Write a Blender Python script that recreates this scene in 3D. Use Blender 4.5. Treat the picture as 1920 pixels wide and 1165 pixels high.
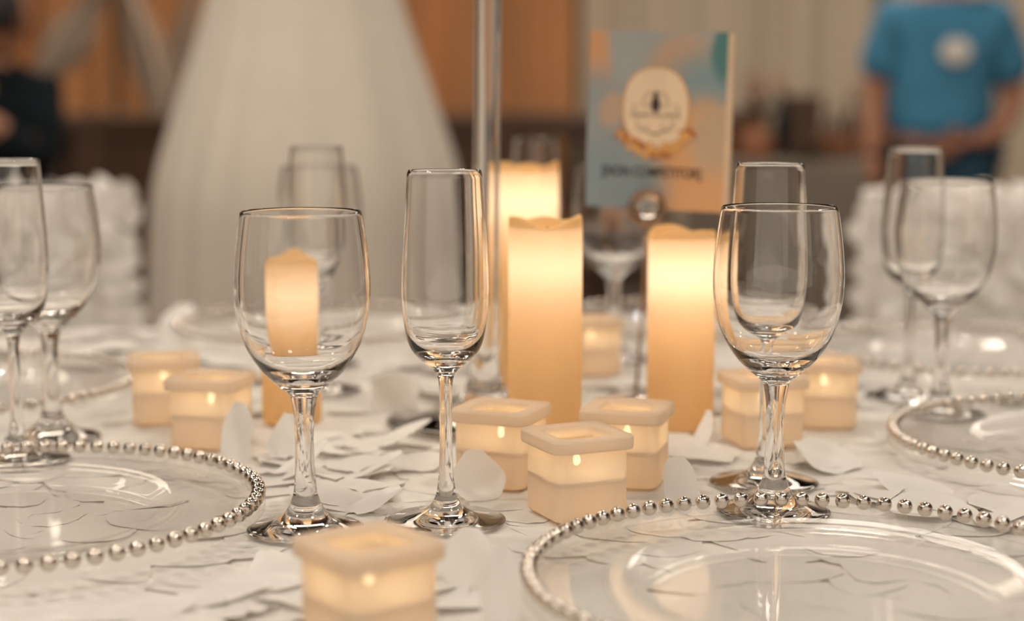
import bpy, bmesh, math, random
from mathutils import Vector, Matrix, noise
random.seed(7)
PI = math.pi; C = bpy.context.scene.collection; sc = bpy.context.scene
for o in list(bpy.data.objects): bpy.data.objects.remove(o, do_unlink=True)

# ------------------------------------------------------------------ camera
F = 3100.0; PITCH = math.radians(7.42); T = 0.76; H = 0.283; CZ = T + H
cam_d = bpy.data.cameras.new('camera'); cam = bpy.data.objects.new('camera', cam_d); C.objects.link(cam)
cam.location = (0, 0, CZ); cam.rotation_euler = (PI/2 - PITCH, 0, 0)
cam_d.sensor_width = 36; cam_d.lens = F*36/1920; cam_d.clip_start = .05
cam_d.dof.use_dof = True; cam_d.dof.focus_distance = 1.10; cam_d.dof.aperture_fstop = 2.85; cam_d.dof.aperture_blades = 0
sc.camera = cam
# ------------------------------------------------------------------ light and exposure
w = bpy.data.worlds.new('world'); sc.world = w; w.use_nodes = True
w.node_tree.nodes['Background'].inputs[0].default_value = (1.0, .86, .70, 1)
w.node_tree.nodes['Background'].inputs[1].default_value = .60
def area(name, loc, rot, sx, sy, power, col, shape='RECTANGLE'):
    l = bpy.data.lights.new(name, 'AREA'); l.shape = shape; l.size = sx
    if shape == 'RECTANGLE': l.size_y = sy
    l.energy = power; l.color = col
    o = bpy.data.objects.new(name, l); o.location = loc; o.rotation_euler = rot; C.objects.link(o); return o
for x, y in [(-2.5,1.9),(-.9,2.3),(-1.7,.3),(.9,.7),(2.1,2.2),(-2.3,3.4),(.6,3.3)]:
    area('hall_fill_light', (x, y, 3.3), (0, 0, 0), .34, .34, 11.5, (1, .86, .70), 'DISK')  # added overhead fills that brighten the cloth, gown and chairs
area('hall_fill_light', (-1.5, 6.6, 3.3), (0, 0, 0), 4.5, 1.2, 84, (1, .82, .64))  # wide added fills, here and next, to brighten the curtains
area('hall_fill_light', (2.6, 6.6, 3.3), (0, 0, 0), 3.0, 1.2, 60, (1, .88, .74))
for x, y in [(-2.6,-1.2),(-1.0,-1.4),(.7,-1.3),(2.3,-1.1),(-.3,.1),(1.5,.3),(-3,2.2),(-1.6,3.2),(1.2,4.2),(3,2.4)]:
    area('downlight_bulb', (x, y, 3.36), (0, 0, 0), .08, .08, 6.5, (1, .93, .84), 'DISK')
sc.view_settings.view_transform = 'Standard'; sc.view_settings.look = 'None'
sc.view_settings.gamma = 1; sc.view_settings.use_curve_mapping = False
sc.view_settings.exposure = 0.30
cy = sc.cycles
cy.max_bounces = 16; cy.transmission_bounces = 14; cy.transparent_max_bounces = 12
cy.diffuse_bounces = 4; cy.glossy_bounces = 6; cy.sample_clamp_indirect = 9; cy.blur_glossy = .1
cy.caustics_refractive = True; cy.caustics_reflective = True

# ------------------------------------------------------------------ helpers
def at(px, py, z=0.0):                         # point of the plane z (above the table top) that the lens sees at a pixel
    x = (px-960)/F; y = -(py-582.5)/F
    c, s = math.cos(PITCH), math.sin(PITCH)
    dy = c + y*s; dz = -s + y*c; t = (z-H)/dz
    return Vector((x*t, dy*t, T+z))
def dp(px, py, d):                             # point at forward distance d
    x = (px-960)/F; y = -(py-582.5)/F
    c, s = math.cos(PITCH), math.sin(PITCH)
    dy = c + y*s; dz = -s + y*c; t = d/dy
    return Vector((x*t, d, CZ+dz*t))
def tag(o, label=None, cat=None, group=None, kind=None):
    if label: o['label'] = label
    if cat: o['category'] = cat
    if group: o['group'] = group
    if kind: o['kind'] = kind
    return o
def empty(name, loc=(0,0,0), rz=0):
    o = bpy.data.objects.new(name, None); C.objects.link(o); o.location = loc; o.rotation_euler = (0,0,rz); return o
def obj(name, me, mat=None, parent=None, smooth=True, loc=None):
    if isinstance(me, bmesh.types.BMesh):
        bm = me; me = bpy.data.meshes.new(name); bm.to_mesh(me); bm.free()
    if mat is not None and not me.materials: me.materials.append(mat)
    if smooth:
        for p in me.polygons: p.use_smooth = True
    o = bpy.data.objects.new(name, me); C.objects.link(o); o.parent = parent
    if loc is not None: o.location = loc
    return o
def copy_tree(o, parent=None):
    c = o.copy(); C.objects.link(c); c.parent = parent
    for ch in o.children: copy_tree(ch, c)
    return c
def pydata(name, v, f):
    me = bpy.data.meshes.new(name); me.from_pydata(v, [], f); me.update(); return me
def lathe(name, prof, n=64, closed=False):
    """prof: list of (r, z); r = 0 ends become single poles"""
    v = []; f = []; rings = []
    for r, z in prof:
        if r < 1e-7: rings.append([len(v)]); v.append((0, 0, z))
        else:
            rings.append(list(range(len(v), len(v)+n)))
            v += [(r*math.cos(2*PI*i/n), r*math.sin(2*PI*i/n), z) for i in range(n)]
    pr = list(zip(rings, rings[1:]))
    if closed: pr.append((rings[-1], rings[0]))
    for a, b in pr:
        for i in range(n):
            j = (i+1) % n
            if len(a) == 1 and len(b) == 1: continue
            if len(a) == 1: f.append((a[0], b[j], b[i]))
            elif len(b) == 1: f.append((a[i], a[j], b[0]))
            else: f.append((a[i], a[j], b[j], b[i]))
    return pydata(name, v, f)
def spline(pts, k=4):                          # Catmull-Rom through (r, z) points
    out = []
    P_ = [pts[0]] + list(pts) + [pts[-1]]
    for i in range(1, len(P_)-2):
        p0, p1, p2, p3 = P_[i-1:i+3]
        for s in range(k):
            t = s/k
            out.append(tuple(max(0.0, .5*(2*b+(-a+c)*t+(2*a-5*b+4*c-d)*t*t+(-a+3*b-3*c+d)*t**3)) if q == 0 else
                             .5*(2*b+(-a+c)*t+(2*a-5*b+4*c-d)*t*t+(-a+3*b-3*c+d)*t**3)
                             for q, (a, b, c, d) in enumerate(zip(p0, p1, p2, p3))))
    out.append(tuple(pts[-1])); return out
def loft(name, loops, cap0=False, cap1=False):
    n = len(loops[0]); v = [p for L in loops for p in L]; f = []
    for k in range(len(loops)-1):
        for i in range(n):
            j = (i+1) % n; f.append((k*n+i, k*n+j, (k+1)*n+j, (k+1)*n+i))
    if cap0: f.append(tuple(range(n-1, -1, -1)))
    if cap1: f.append(tuple((len(loops)-1)*n+i for i in range(n)))
    return pydata(name, v, f)
def rsq(wd, rc, z, m=5):                       # rounded square loop
    h = wd/2-rc; out = []
    for q, (sx, sy) in enumerate([(1,1),(-1,1),(-1,-1),(1,-1)]):
        for i in range(m+1):
            a = q*PI/2 + i*PI/2/m
            out.append((sx*h+rc*math.cos(a), sy*h+rc*math.sin(a), z))
    return out
def box_bm(bm, c, s, bev=0, rot=None):
    m = Matrix.Translation(c) @ (rot.to_4x4() if rot else Matrix.Identity(4)) @ Matrix.Diagonal((*s, 1))
    r = bmesh.ops.create_cube(bm, size=1, matrix=m)
    if bev:
        es = {e for v in r['verts'] for e in v.link_edges}
        bmesh.ops.bevel(bm, geom=list(es), offset=bev, segments=3, profile=.5, affect='EDGES')
def box(name, c, s, mat, parent=None, bev=0, rot=None):
    bm = bmesh.new(); box_bm(bm, c, s, bev, rot); return obj(name, bm, mat, parent, smooth=False)
def tube(name, pts, radii, n=12):
    pts = [Vector(p) for p in pts]
    if not isinstance(radii, (list, tuple)): radii = [radii]*len(pts)
    loops = []
    for i, p in enumerate(pts):
        t = (pts[min(i+1, len(pts)-1)] - pts[max(i-1, 0)]).normalized()
        u = t.cross(Vector((0, 0, 1)) if abs(t.z) < .9 else Vector((1, 0, 0))).normalized(); v = t.cross(u)
        loops.append([tuple(p + radii[i]*(math.cos(2*PI*k/n)*u + math.sin(2*PI*k/n)*v)) for k in range(n)])
    return loft(name, loops, True, True)
def skin(name, pts, edges, mat, parent, sub=2, root=0):
    me = bpy.data.meshes.new(name); me.from_pydata([p[:3] for p in pts], edges, []); me.update()
    if not me.skin_vertices:
        bm = bmesh.new(); bm.from_mesh(me); bm.verts.layers.skin.verify(); bm.to_mesh(me); bm.free()
    for i, p in enumerate(pts):
        sv = me.skin_vertices[0].data[i]; sv.radius = (p[3], p[4] if len(p) > 4 else p[3]); sv.use_root = (i == root)
    me.materials.append(mat)
    o = bpy.data.objects.new(name, me); C.objects.link(o); o.parent = parent
    m = o.modifiers.new('skin', 'SKIN'); m.use_smooth_shade = True
    s = o.modifiers.new('sub', 'SUBSURF'); s.levels = sub; s.render_levels = sub
    return o

# ------------------------------------------------------------------ materials
def nt(name):
    m = bpy.data.materials.new(name); m.use_nodes = True; t = m.node_tree; t.nodes.clear()
    o = t.nodes.new('ShaderNodeOutputMaterial'); return m, t, o
def N(t, ty, **kw):
    n = t.nodes.new(ty)
    for k, v in kw.items():
        if k.startswith('i_'):
            key = k[2:]; n.inputs[int(key) if key.isdigit() else key.replace('_', ' ')].default_value = v
        else: setattr(n, k, v)
    return n
def princ(name, col, rough=.6, metal=0, var=.06, scale=30, bump=0, bscale=200, sheen=0, spec=.5, stretch=None):
    m, t, o = nt(name); L = t.links.new
    p = N(t, 'ShaderNodeBsdfPrincipled'); p.inputs['Roughness'].default_value = rough; p.inputs['Metallic'].default_value = metal
    p.inputs['Specular IOR Level'].default_value = spec
    if sheen: p.inputs['Sheen Weight'].default_value = sheen
    tc = N(t, 'ShaderNodeTexCoord'); mp = N(t, 'ShaderNodeMapping'); L(tc.outputs['Object'], mp.inputs[0])
    if stretch: mp.inputs['Scale'].default_value = stretch
    n = N(t, 'ShaderNodeTexNoise'); n.inputs['Scale'].default_value = scale; L(mp.outputs[0], n.inputs['Vector'])
    r = N(t, 'ShaderNodeValToRGB')
    r.color_ramp.elements[0].position = .3; r.color_ramp.elements[1].position = .7
    r.color_ramp.elements[0].color = (*[max(0, c*(1-var)) for c in col], 1); r.color_ramp.elements[1].color = (*[min(1, c*(1+var)) for c in col], 1)
    L(n.outputs['Fac'], r.inputs[0]); L(r.outputs[0], p.inputs['Base Color'])
    if bump:
        b = N(t, 'ShaderNodeTexNoise'); b.inputs['Scale'].default_value = bscale; L(mp.outputs[0], b.inputs['Vector'])
        bb = N(t, 'ShaderNodeBump'); bb.inputs['Strength'].default_value = bump; bb.inputs['Distance'].default_value = .002
        L(b.outputs['Fac'], bb.inputs['Height']); L(bb.outputs[0], p.inputs['Normal'])
    L(p.outputs[0], o.inputs[0]); return m
def glass_mat(name, col=(1,1,1), rough=0.0, ior=1.5):
    m, t, o = nt(name)
    g = N(t, 'ShaderNodeBsdfGlass'); g.inputs['Color'].default_value = (*col, 1); g.inputs['IOR'].default_value = ior
    n = N(t, 'ShaderNodeTexNoise'); n.inputs['Scale'].default_value = 18
    mr = N(t, 'ShaderNodeMapRange'); mr.inputs['To Min'].default_value = rough; mr.inputs['To Max'].default_value = rough+.001
    t.links.new(n.outputs['Fac'], mr.inputs[0]); t.links.new(mr.outputs[0], g.inputs['Roughness'])
    t.links.new(g.outputs[0], o.inputs[0]); return m
def thin_glass(name, clear, rg=.02):
    m, t, o = nt(name); L = t.links.new
    lw = N(t, 'ShaderNodeLayerWeight'); pw = N(t, 'ShaderNodeMath', operation='POWER'); pw.inputs[1].default_value = 4.5
    L(lw.outputs['Facing'], pw.inputs[0]); fr = N(t, 'ShaderNodeMath', operation='MULTIPLY_ADD'); L(pw.outputs[0], fr.inputs[0]); fr.inputs[1].default_value = .42; fr.inputs[2].default_value = .022
    gl = N(t, 'ShaderNodeBsdfGlossy'); gl.inputs['Roughness'].default_value = rg*.7
    tp = N(t, 'ShaderNodeBsdfTransparent'); tp.inputs[0].default_value = (.992,.99,.985,1)
    gs = N(t, 'ShaderNodeBsdfGlass'); gs.inputs['IOR'].default_value = 1.45
    n = N(t, 'ShaderNodeTexNoise'); n.inputs['Scale'].default_value = 20; mr = N(t, 'ShaderNodeMapRange'); mr.inputs['To Max'].default_value = rg
    L(n.outputs['Fac'], mr.inputs[0]); L(mr.outputs[0], gs.inputs['Roughness'])
    a = N(t, 'ShaderNodeMixShader'); L(fr.outputs[0], a.inputs[0]); L(tp.outputs[0], a.inputs[1]); L(gl.outputs[0], a.inputs[2])
    b = N(t, 'ShaderNodeMixShader'); b.inputs[0].default_value = clear; L(gs.outputs[0], b.inputs[1]); L(a.outputs[0], b.inputs[2])
    L(b.outputs[0], o.inputs[0]); return m
def translucent_mat(name, dcol, tcol, fac=.5, gloss=.06, rough=.35, clear=0.0, var=.05):
    m, t, o = nt(name); L = t.links.new
    n = N(t, 'ShaderNodeTexNoise'); n.inputs['Scale'].default_value = 25
    tc = N(t, 'ShaderNodeTexCoord'); L(tc.outputs['Object'], n.inputs['Vector'])
    def c2(col):
        r = N(t, 'ShaderNodeValToRGB'); r.color_ramp.elements[0].color = (*[c*(1-var) for c in col], 1)
        r.color_ramp.elements[1].color = (*[min(1, c*(1+var)) for c in col], 1); L(n.outputs['Fac'], r.inputs[0]); return r.outputs[0]
    d = N(t, 'ShaderNodeBsdfDiffuse'); L(c2(dcol), d.inputs[0])
    tr = N(t, 'ShaderNodeBsdfTranslucent'); L(c2(tcol), tr.inputs[0])
    g = N(t, 'ShaderNodeBsdfGlossy'); g.inputs['Roughness'].default_value = rough
    m1 = N(t, 'ShaderNodeMixShader'); m1.inputs[0].default_value = fac; L(d.outputs[0], m1.inputs[1]); L(tr.outputs[0], m1.inputs[2])
    m2 = N(t, 'ShaderNodeMixShader'); m2.inputs[0].default_value = gloss; L(m1.outputs[0], m2.inputs[1]); L(g.outputs[0], m2.inputs[2])
    last = m2
    if clear:
        tp = N(t, 'ShaderNodeBsdfTransparent'); m3 = N(t, 'ShaderNodeMixShader'); m3.inputs[0].default_value = clear
        L(m2.outputs[0], m3.inputs[1]); L(tp.outputs[0], m3.inputs[2]); last = m3
    L(last.outputs[0], o.inputs[0]); return m
def emit(name, col, s):
    m, t, o = nt(name); e = N(t, 'ShaderNodeEmission'); e.inputs[0].default_value = (*col, 1); e.inputs[1].default_value = s
    t.links.new(e.outputs[0], o.inputs[0]); return m

M = dict(
 cloth=princ('white_linen', (.80,.765,.72), .75, var=.05, scale=9, bump=.25, bscale=420, sheen=.2),
 petal=translucent_mat('petal_taffeta', (.86,.835,.80), (.86,.82,.76), .22, .07, .38, var=.04),
 glass=glass_mat('clear_glass', ior=1.48),
 plate=thin_glass('charger_glass', 1.0),
 silver=princ('silver_bead', (.66,.60,.54), .13, 1, var=.05, scale=60),
 wax=translucent_mat('candle_wax', (.83,.59,.27), (.96,.77,.56), .5, .02, .4),
 wax_in=translucent_mat('tealight_wax', (.86,.78,.64), (.95,.82,.64), .4, .03, .4),
 frost=translucent_mat('frosted_glass', (.74,.655,.55), (.95,.82,.66), .46, .04, .4, clear=.03),
 led=emit('flame_glow', (1,.72,.38), 26), core=emit('candle_led_and_fill', (1,.7,.35), 8),
 bronze=princ('bronze_wire', (.36,.22,.13), .35, 1),
 steel=princ('brushed_steel', (.55,.5,.45), .25, 1), wick=princ('wick_black', (.05,.04,.03), .8),
 gown=translucent_mat('gown_tulle', (.80,.735,.65), (.8,.73,.64), .2, .02, .6),
 brown=princ('brown_drape', (.43,.20,.085), .85, var=.22, scale=3, stretch=(2,2,.15)),
 beige=princ('beige_drape', (.50,.42,.335), .85, var=.12, scale=2, stretch=(2,2,.15)),
 sheer=princ('pale_swag_fabric', (.42,.33,.26), .8, var=.1, scale=6),
 wall=princ('hall_wall_paint', (.38,.28,.20), .9, var=.05, scale=2, bump=.1),
 ceil=princ('ceiling_paint', (.14,.115,.095), .9, var=.03, scale=3),
 floor=princ('dark_carpet', (.085,.06,.05), .95, var=.35, scale=14, bump=.4, bscale=150),
 blue=princ('blue_cotton', (.06,.25,.42), .85, var=.15, scale=7, bump=.3, bscale=30),
 navy=princ('navy_denim', (.012,.05,.085), .85, var=.3, scale=12, bump=.3),
 black=princ('black_cloth', (.008,.013,.017), .9, var=.3, scale=12, spec=.15),
 skin=princ('skin', (.42,.19,.11), .55, var=.08, scale=12), hair=princ('dark_hair', (.015,.011,.01), .5, var=.3, scale=60),
 wood=princ('dark_wood', (.07,.035,.02), .5, var=.3, scale=5, stretch=(1,1,8)),
 red=princ('red_petals', (.55,.08,.03), .6, var=.3, scale=40), orange=princ('orange_petals', (.8,.27,.05), .6, var=.2, scale=40),
 leaf=princ('dark_leaf', (.03,.06,.03), .5, var=.3, scale=30), grey=princ('grey_linen', (.23,.195,.16), .85, var=.08, scale=6, bump=.2),
 white=princ('white_print', (.75,.72,.66), .7), clay=princ('terracotta_glaze', (.3,.12,.06), .4, var=.15, scale=15),
 sole=princ('shoe_leather', (.03,.025,.02), .5), eye=princ('eye_white', (.7,.68,.64), .3), lip=princ('lip', (.4,.13,.1), .5),
)

# ------------------------------------------------------------------ setting
def struct(o): o['kind'] = 'structure'; return o
struct(box('floor', (0, 3, -.05), (13, 14, .1), M['floor']))
struct(box('wall_back', (0, 9.6, 1.7), (13, .2, 3.6), M['wall']))
struct(box('wall_left', (-6.1, 3, 1.7), (.2, 13, 3.6), M['wall']))
struct(box('wall_right', (6.1, 3, 1.7), (.2, 13, 3.6), M['wall']))
struct(box('ceiling', (0, 4, 3.55), (13, 12, .1), M['ceil']))
def drape(name, x0, x1, y, z0, z1, mat, label, folds=12, amp=.06, group=None, seed=0):
    nx = folds*10; nz = 8; v = []; f = []; rnd = random.Random(seed)
    ph = [rnd.uniform(-.5, .5) for _ in range(folds+2)]; am = [rnd.uniform(.6, 1.3) for _ in range(folds+2)]
    for s in (0, 1):
        for k in range(nz+1):
            for i in range(nx+1):
                u = i/nx; q = u*folds; a = am[int(q)]
                v.append((x0+(x1-x0)*u, y + amp*a*math.sin(2*PI*q+ph[int(q)]*math.sin(PI*(q % 1)))*(1-.25*k/nz)+.012*s, z0+(z1-z0)*k/nz))
    m = (nx+1)*(nz+1)
    for k in range(nz):
        for i in range(nx):
            a = k*(nx+1)+i; f.append((a, a+1, a+nx+2, a+nx+1)); f.append((m+a, m+a+nx+1, m+a+nx+2, m+a+1))
    for i in range(nx):                       # hem and top edges
        f.append((i, m+i, m+i+1, i+1)); a = nz*(nx+1)+i; f.append((a, a+1, m+a+1, m+a))
    o = obj(name, pydata(name, v, f), mat); return tag(o, label, 'curtain', group)
drape('curtain', -4.6, -2.2, 9.2, .02, 3.4, M['brown'], 'brown floor-length curtain at the far left of the back wall', 9, seed=1)
drape('curtain', -2.15, .35, 9.2, .02, 3.4, M['brown'], 'brown floor-length curtain behind the white gown and the tall glass vase', 9, seed=2)
drape('curtain', .38, 2.0, 9.2, .02, 3.4, M['beige'], 'beige floor-length curtain behind the table card', 5, seed=3)
drape('curtain', 2.05, 4.6, 9.2, .02, 3.4, M['beige'], 'beige floor-length curtain behind the person in the blue shirt', 8, seed=5)

# ------------------------------------------------------------------ table, cloth, petals
TC = Vector((0, 1.40)); TR = .76
tb = empty('round_table', (0, TC.y, 0)); tag(tb, 'round banquet table hidden under the white petal cloth, carrying glasses and candles', 'table')
obj('table_top', lathe('table_top', [(0,.728),(TR-.02,.728),(TR-.01,.733),(TR-.01,.752),(TR-.02,.757),(0,.757)], 96), M['wood'], tb)
for a in range(4):
    ang = PI/4 + a*PI/2; p = Vector((.5*math.cos(ang), .5*math.sin(ang), 0))
    obj('leg', tube('leg', [p*1.05, p+Vector((0,0,.728))], .016), M['steel'], tb)

def petal_verts(wd, ln, curl, cup, nu=4, nv=6, tip=.5, seed=0, mw=.22):
    rnd = random.Random(seed); v = []; f = []; a, b, c_ = rnd.uniform(0, 6), rnd.uniform(.6, 1.3), rnd.uniform(-.3, .3)
    for j in range(nv+1):
        t = j/nv; ww = wd/2*max(mw, (math.sin(PI*min(1, t*.93+.07)**(.8)))**tip)*(1+.10*math.sin(7*t+a))
        for i in range(nu+1):
            s = -1+2*i/nu
            z = curl*t*t*ln + cup*wd*(s*s)*math.sin(PI*t*.9+.2) + .02*ln*math.sin(a+5*t*b+3*s)
            v.append((s*ww + c_*ln*.3*t*t, ln*(t-.5), z))
    for j in range(nv):
        for i in range(nu):
            q = j*(nu+1)+i; f.append((q, q+1, q+nu+2, q+nu+1))
    zm = min(p[2] for p in v); v = [(x, y, z-zm) for x, y, z in v]
    return v, f
VAR = [petal_verts(random.uniform(.044,.058), random.uniform(.052,.068), random.uniform(.01,.10), random.uniform(-.03,.08), seed=k, tip=random.uniform(.45,.75)) for k in range(12)]

# everything that stands on the cloth: (x, y, radius) footprints
WINE = [((574,1003),'sharp front wine glass left of the sharp flute, the shortest pillar candle seen through it'),
        ((1450,969),'wine glass behind the beaded rim of the front right charger plate'),
        ((100,828),'blurred wine glass at the left edge, beside the flute and behind the left charger'),
        ((1762,783),'blurred wine glass at the right, behind the rear right charger plate'),
        ((604,690),'far blurred wine glass seen above the front left wine glass rim'),
        ((1150,680),'far blurred wine glass under the table card, between two pillar candles')]
FLUTE = [((837,986),'sharp champagne flute left of the tall pillar candles'),
         ((1432,914),'champagne flute directly behind the front right wine glass'),
         ((34,871),'champagne flute cut by the left edge of the picture'),
         ((1702,749),'blurred champagne flute behind the rightmost wine glass'),
         ((600,738),'far blurred champagne flute seen behind the front left wine glass'),
         ((1004,640),'far blurred champagne flute behind the tallest pillar candle')]
PLATES = [((.174,.895),'glass charger plate with silver beads, front right corner of the picture'),
          ((-.333,1.059),'glass charger plate with silver beads at the front left, under the left glasses'),
          ((.466,1.265),'glass charger plate with silver beads cut by the right edge, behind the front one'),
          ((-.519,1.516),'blurred beaded glass charger plate at the left edge behind the left wine glass'),
          ((-.225,1.92),'far blurred beaded charger plate in front of the white gown'),
          ((.48,1.72),'far blurred beaded charger plate before the right covered chair'),
          ((.21,1.95),'far blurred beaded charger plate behind the candles and table card')]
PILLAR = [((.026,1.29),.029,.184,'cream pillar candle at the centre, in front of the tallest one, behind the three votives'),
          ((.016,1.59),.029,.214,'tallest cream pillar candle, just right of the glass vase'),
          ((.143,1.385),.0285,.167,'cream pillar candle under the table card, left of the front right wine glass'),
          ((-.190,1.405),.0255,.143,'shortest cream pillar candle, seen through the front left wine glass')]
VOTIVE = [((.0435,1.090),24,'frosted square votive at the front of the trio before the central pillar candle'),
          ((-.008,1.182),-22,'frosted square votive at the left of the central trio, beside the champagne flute'),
          ((.084,1.184),-16,'frosted square votive at the right of the central trio'),
          ((-.073,.818),38,'large blurred frosted votive cut by the bottom edge of the picture'),
          ((-.243,1.315),-12,'frosted votive left of the shortest pillar candle'),
          ((-.302,1.415),12,'frosted votive at the far left, behind its neighbour beside the left charger'),
          ((.203,1.322),14,'frosted votive behind the stem of the front right wine glass'),
          ((.268,1.40),-8,'frosted votive right of the front right wine glass, in the rear'),
          ((.080,1.665),10,'far frosted votive glimpsed between the central and right pillar candles')]
VASE = Vector((-.024, 1.405))
STAND = Vector((.114, 1.50))
ZB = .0045
foot = [(*at(*p).xy, .040) for p, _ in WINE+FLUTE] + [(*p, .172) for p, _ in PLATES] + [(*p, r+.004) for p, r, _, _ in PILLAR] \
     + [(*p, .045) for p, _, _ in VOTIVE] + [(VASE.x, VASE.y, .085), (STAND.x, STAND.y, .03)]
def over(x, y, m=.0):
    return any((x-a)**2+(y-b)**2 < (r+m)**2 for a, b, r in foot)

cl = empty('tablecloth', (0, TC.y, 0)); tag(cl, 'white tablecloth covered in overlapping fabric petals, falling to the floor', 'tablecloth')
prof = [(0, T)] + [(TR*k/10, T) for k in range(1, 10)] + [(TR-.01, T), (TR+.005, T-.006), (TR+.012, T-.02)]
v = []; f = []; n = 240; rows = []
for k, (r, z) in enumerate(prof + [(TR+.02+.03*q/8, T-.03-.70*q/8) for q in range(1, 9)]):
    if r == 0: rows.append([0]); v.append((0, 0, z)); continue
    rows.append(list(range(len(v), len(v)+n)))
    for i in range(n):
        a = 2*PI*i/n; g = max(0, (T-.02-z)/.7); rr = r + g*(.045*math.sin(a*22)+.02*math.sin(a*9+1))
        v.append((rr*math.cos(a), rr*math.sin(a), z))
for a, b in zip(rows, rows[1:]):
    for i in range(n):
        j = (i+1) % n
        f.append((a[0], b[i], b[j]) if len(a) == 1 else (a[i], b[i], b[j], a[j]))
obj('cloth', pydata('cloth', v, f), M['cloth'], cl)
spots = []; st = .035; rnd = random.Random(3)
for i in range(-22, 23):
    for j in range(-22, 23):
        x = (i+(.5 if j % 2 else 0))*st + rnd.uniform(-.014,.014); y = j*st*.9 + rnd.uniform(-.014,.014)
        if x*x+y*y < (TR-.025)**2 and y+TC.y > .55: spots.append((x, y))
spots.sort(key=lambda s: (s[1]+TC.y)**2 + s[0]**2 + (0 if abs(s[0]) < (s[1]+TC.y)*.34 else 9))
pm = [pydata('petal', *VAR[k]) for k in range(12)]
for m_ in pm:
    m_.materials.append(M['petal'])
    for p in m_.polygons: p.use_smooth = True
sv = []; sf = []
for q, (x, y) in enumerate(spots):
    k = rnd.randrange(12); rz = rnd.uniform(0, 2*PI); ov = over(x, y+TC.y, .034)
    tx, ty = (rnd.gauss(0, .048), rnd.gauss(0, .048)) if not ov else (0, 0)
    zs = 1 if not ov else .17
    z = T + (.0006+.0008*rnd.random() if ov else .001+abs(tx)*.018+abs(ty)*.018)
    if q < 290:
        o = bpy.data.objects.new('petal', pm[k]); C.objects.link(o); o.parent = cl; o.location = (x, y, z)
        o.rotation_euler = (tx, ty, rz); o.scale = (1, 1, zs)
    else:
        mt = Matrix.Translation((x, y, z)) @ (Matrix.Rotation(rz, 4, 'Z') @ Matrix.Rotation(ty, 4, 'Y') @ Matrix.Rotation(tx, 4, 'X')) @ Matrix.Diagonal((1, 1, zs, 1))
        b = len(sv); sv += [tuple(mt @ Vector(p)) for p in VAR[k][0]]; sf += [tuple(b+i for i in fc) for fc in VAR[k][1]]
o = obj('petal_cover', pydata('petal_cover', sv, sf), M['petal'], cl); o['kind'] = 'stuff'
# larger petals that stand up from the cloth: pixel of the foot, width, length, yaw, lift angle
for px, py, wd, ln, yaw, lift, curl in [(436,880,.029,.047,-24,55,.3),(528,872,.028,.036,-20,48,.35),(520,905,.028,.045,-60,20,.25),(742,775,.046,.036,14,50,.2),
        (872,1112,.031,.036,-14,60,.08),(938,1225,.022,.052,4,78,.05),(1306,856,.013,.040,-34,42,.1),(1285,955,.028,.030,16,34,.6),
        (905,945,.040,.030,24,28,.7),(640,900,.028,.05,-70,7,.15),(690,850,.024,.06,-58,9,.15),(660,968,.026,.04,-60,10,.15),(330,620,.04,.05,0,16,.2),(1590,890,.05,.05,40,10,.15)]:
    v_, f_ = petal_verts(wd, ln, curl, .08, 6, 8, .42, seed=px, mw=.34)
    v_ = [(a, b+ln/2, c) for a, b, c in v_]
    p = at(px, py) - Vector((0, TC.y, 0))
    o = obj('petal', pydata('petal', v_, f_), M['petal'], cl, loc=(p.x, p.y, T+.002))
    o.rotation_euler = (math.radians(lift), 0, math.radians(yaw))

# ------------------------------------------------------------------ chargers
def make_charger():
    r = empty('charger_plate')
    out = [(0,.0),(.088,.0),(.098,.0012),(.108,.0062),(.118,.0092),(.150,.0108),(.158,.0098),(.1635,.0075),(.167,.0062)]
    inn = [(.1695,.0066),(.1695,.0085),(.167,.0118),(.161,.0142),(.150,.0146),(.120,.0130),(.108,.0104),(.098,.0052),(.088,.0040),(.060,.0036),(0,.0036)]
    obj('glass_dish', lathe('glass_dish', spline(out, 3)+spline(inn, 3), 128), M['plate'], r)
    bm = bmesh.new(); bmesh.ops.create_icosphere(bm, subdivisions=3, radius=.0050)
    me = bpy.data.meshes.new('bead'); bm.to_mesh(me); bm.free(); me.materials.append(M['silver'])
    for p in me.polygons: p.use_smooth = True
    n = 78
    for i in range(n):
        a = 2*PI*(i+.3)/n
        o = bpy.data.objects.new('bead', me); C.objects.link(o); o.parent = r; o.location = (.165*math.cos(a), .165*math.sin(a), .0166)
    return r
proto = make_charger()
for i, (p, lab) in enumerate(PLATES):
    o = proto if i == 0 else copy_tree(proto)
    o.location = (p[0], p[1], T+ZB-.001); o.rotation_euler.z = i*.7; tag(o, lab, 'plate', 'beaded glass charger plates')

# ------------------------------------------------------------------ glasses
wine_out = [(.0,.0),(.0355,.0004),(.0362,.0016),(.035,.0026),(.027,.0044),(.0185,.0080),(.0115,.0150),(.0076,.026),(.0064,.042),(.0060,.060),(.0066,.076),(.0082,.0865),(.0100,.0915),(.0175,.0975),(.0275,.108),(.0370,.124),(.0418,.142),(.0434,.159),(.0425,.178),(.0404,.196),(.0384,.2085)]
wine_in = [(.0381,.2094),(.0374,.2088),(.0393,.196),(.0414,.178),(.0423,.159),(.0407,.142),(.0357,.1245),(.0255,.1100),(.0120,.1035),(0,.1022)]
flute_out = [(.0,.0),(.0365,.0004),(.0372,.0015),(.036,.0022),(.026,.0038),(.015,.0072),(.0085,.014),(.0055,.026),(.0044,.045),(.0042,.070),(.0044,.090),(.0054,.0985),(.0085,.1040),(.0165,.1105),(.0228,.1185),(.0262,.130),(.0281,.148),(.0284,.162),(.0275,.185),(.0258,.212),(.0243,.235)]
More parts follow.
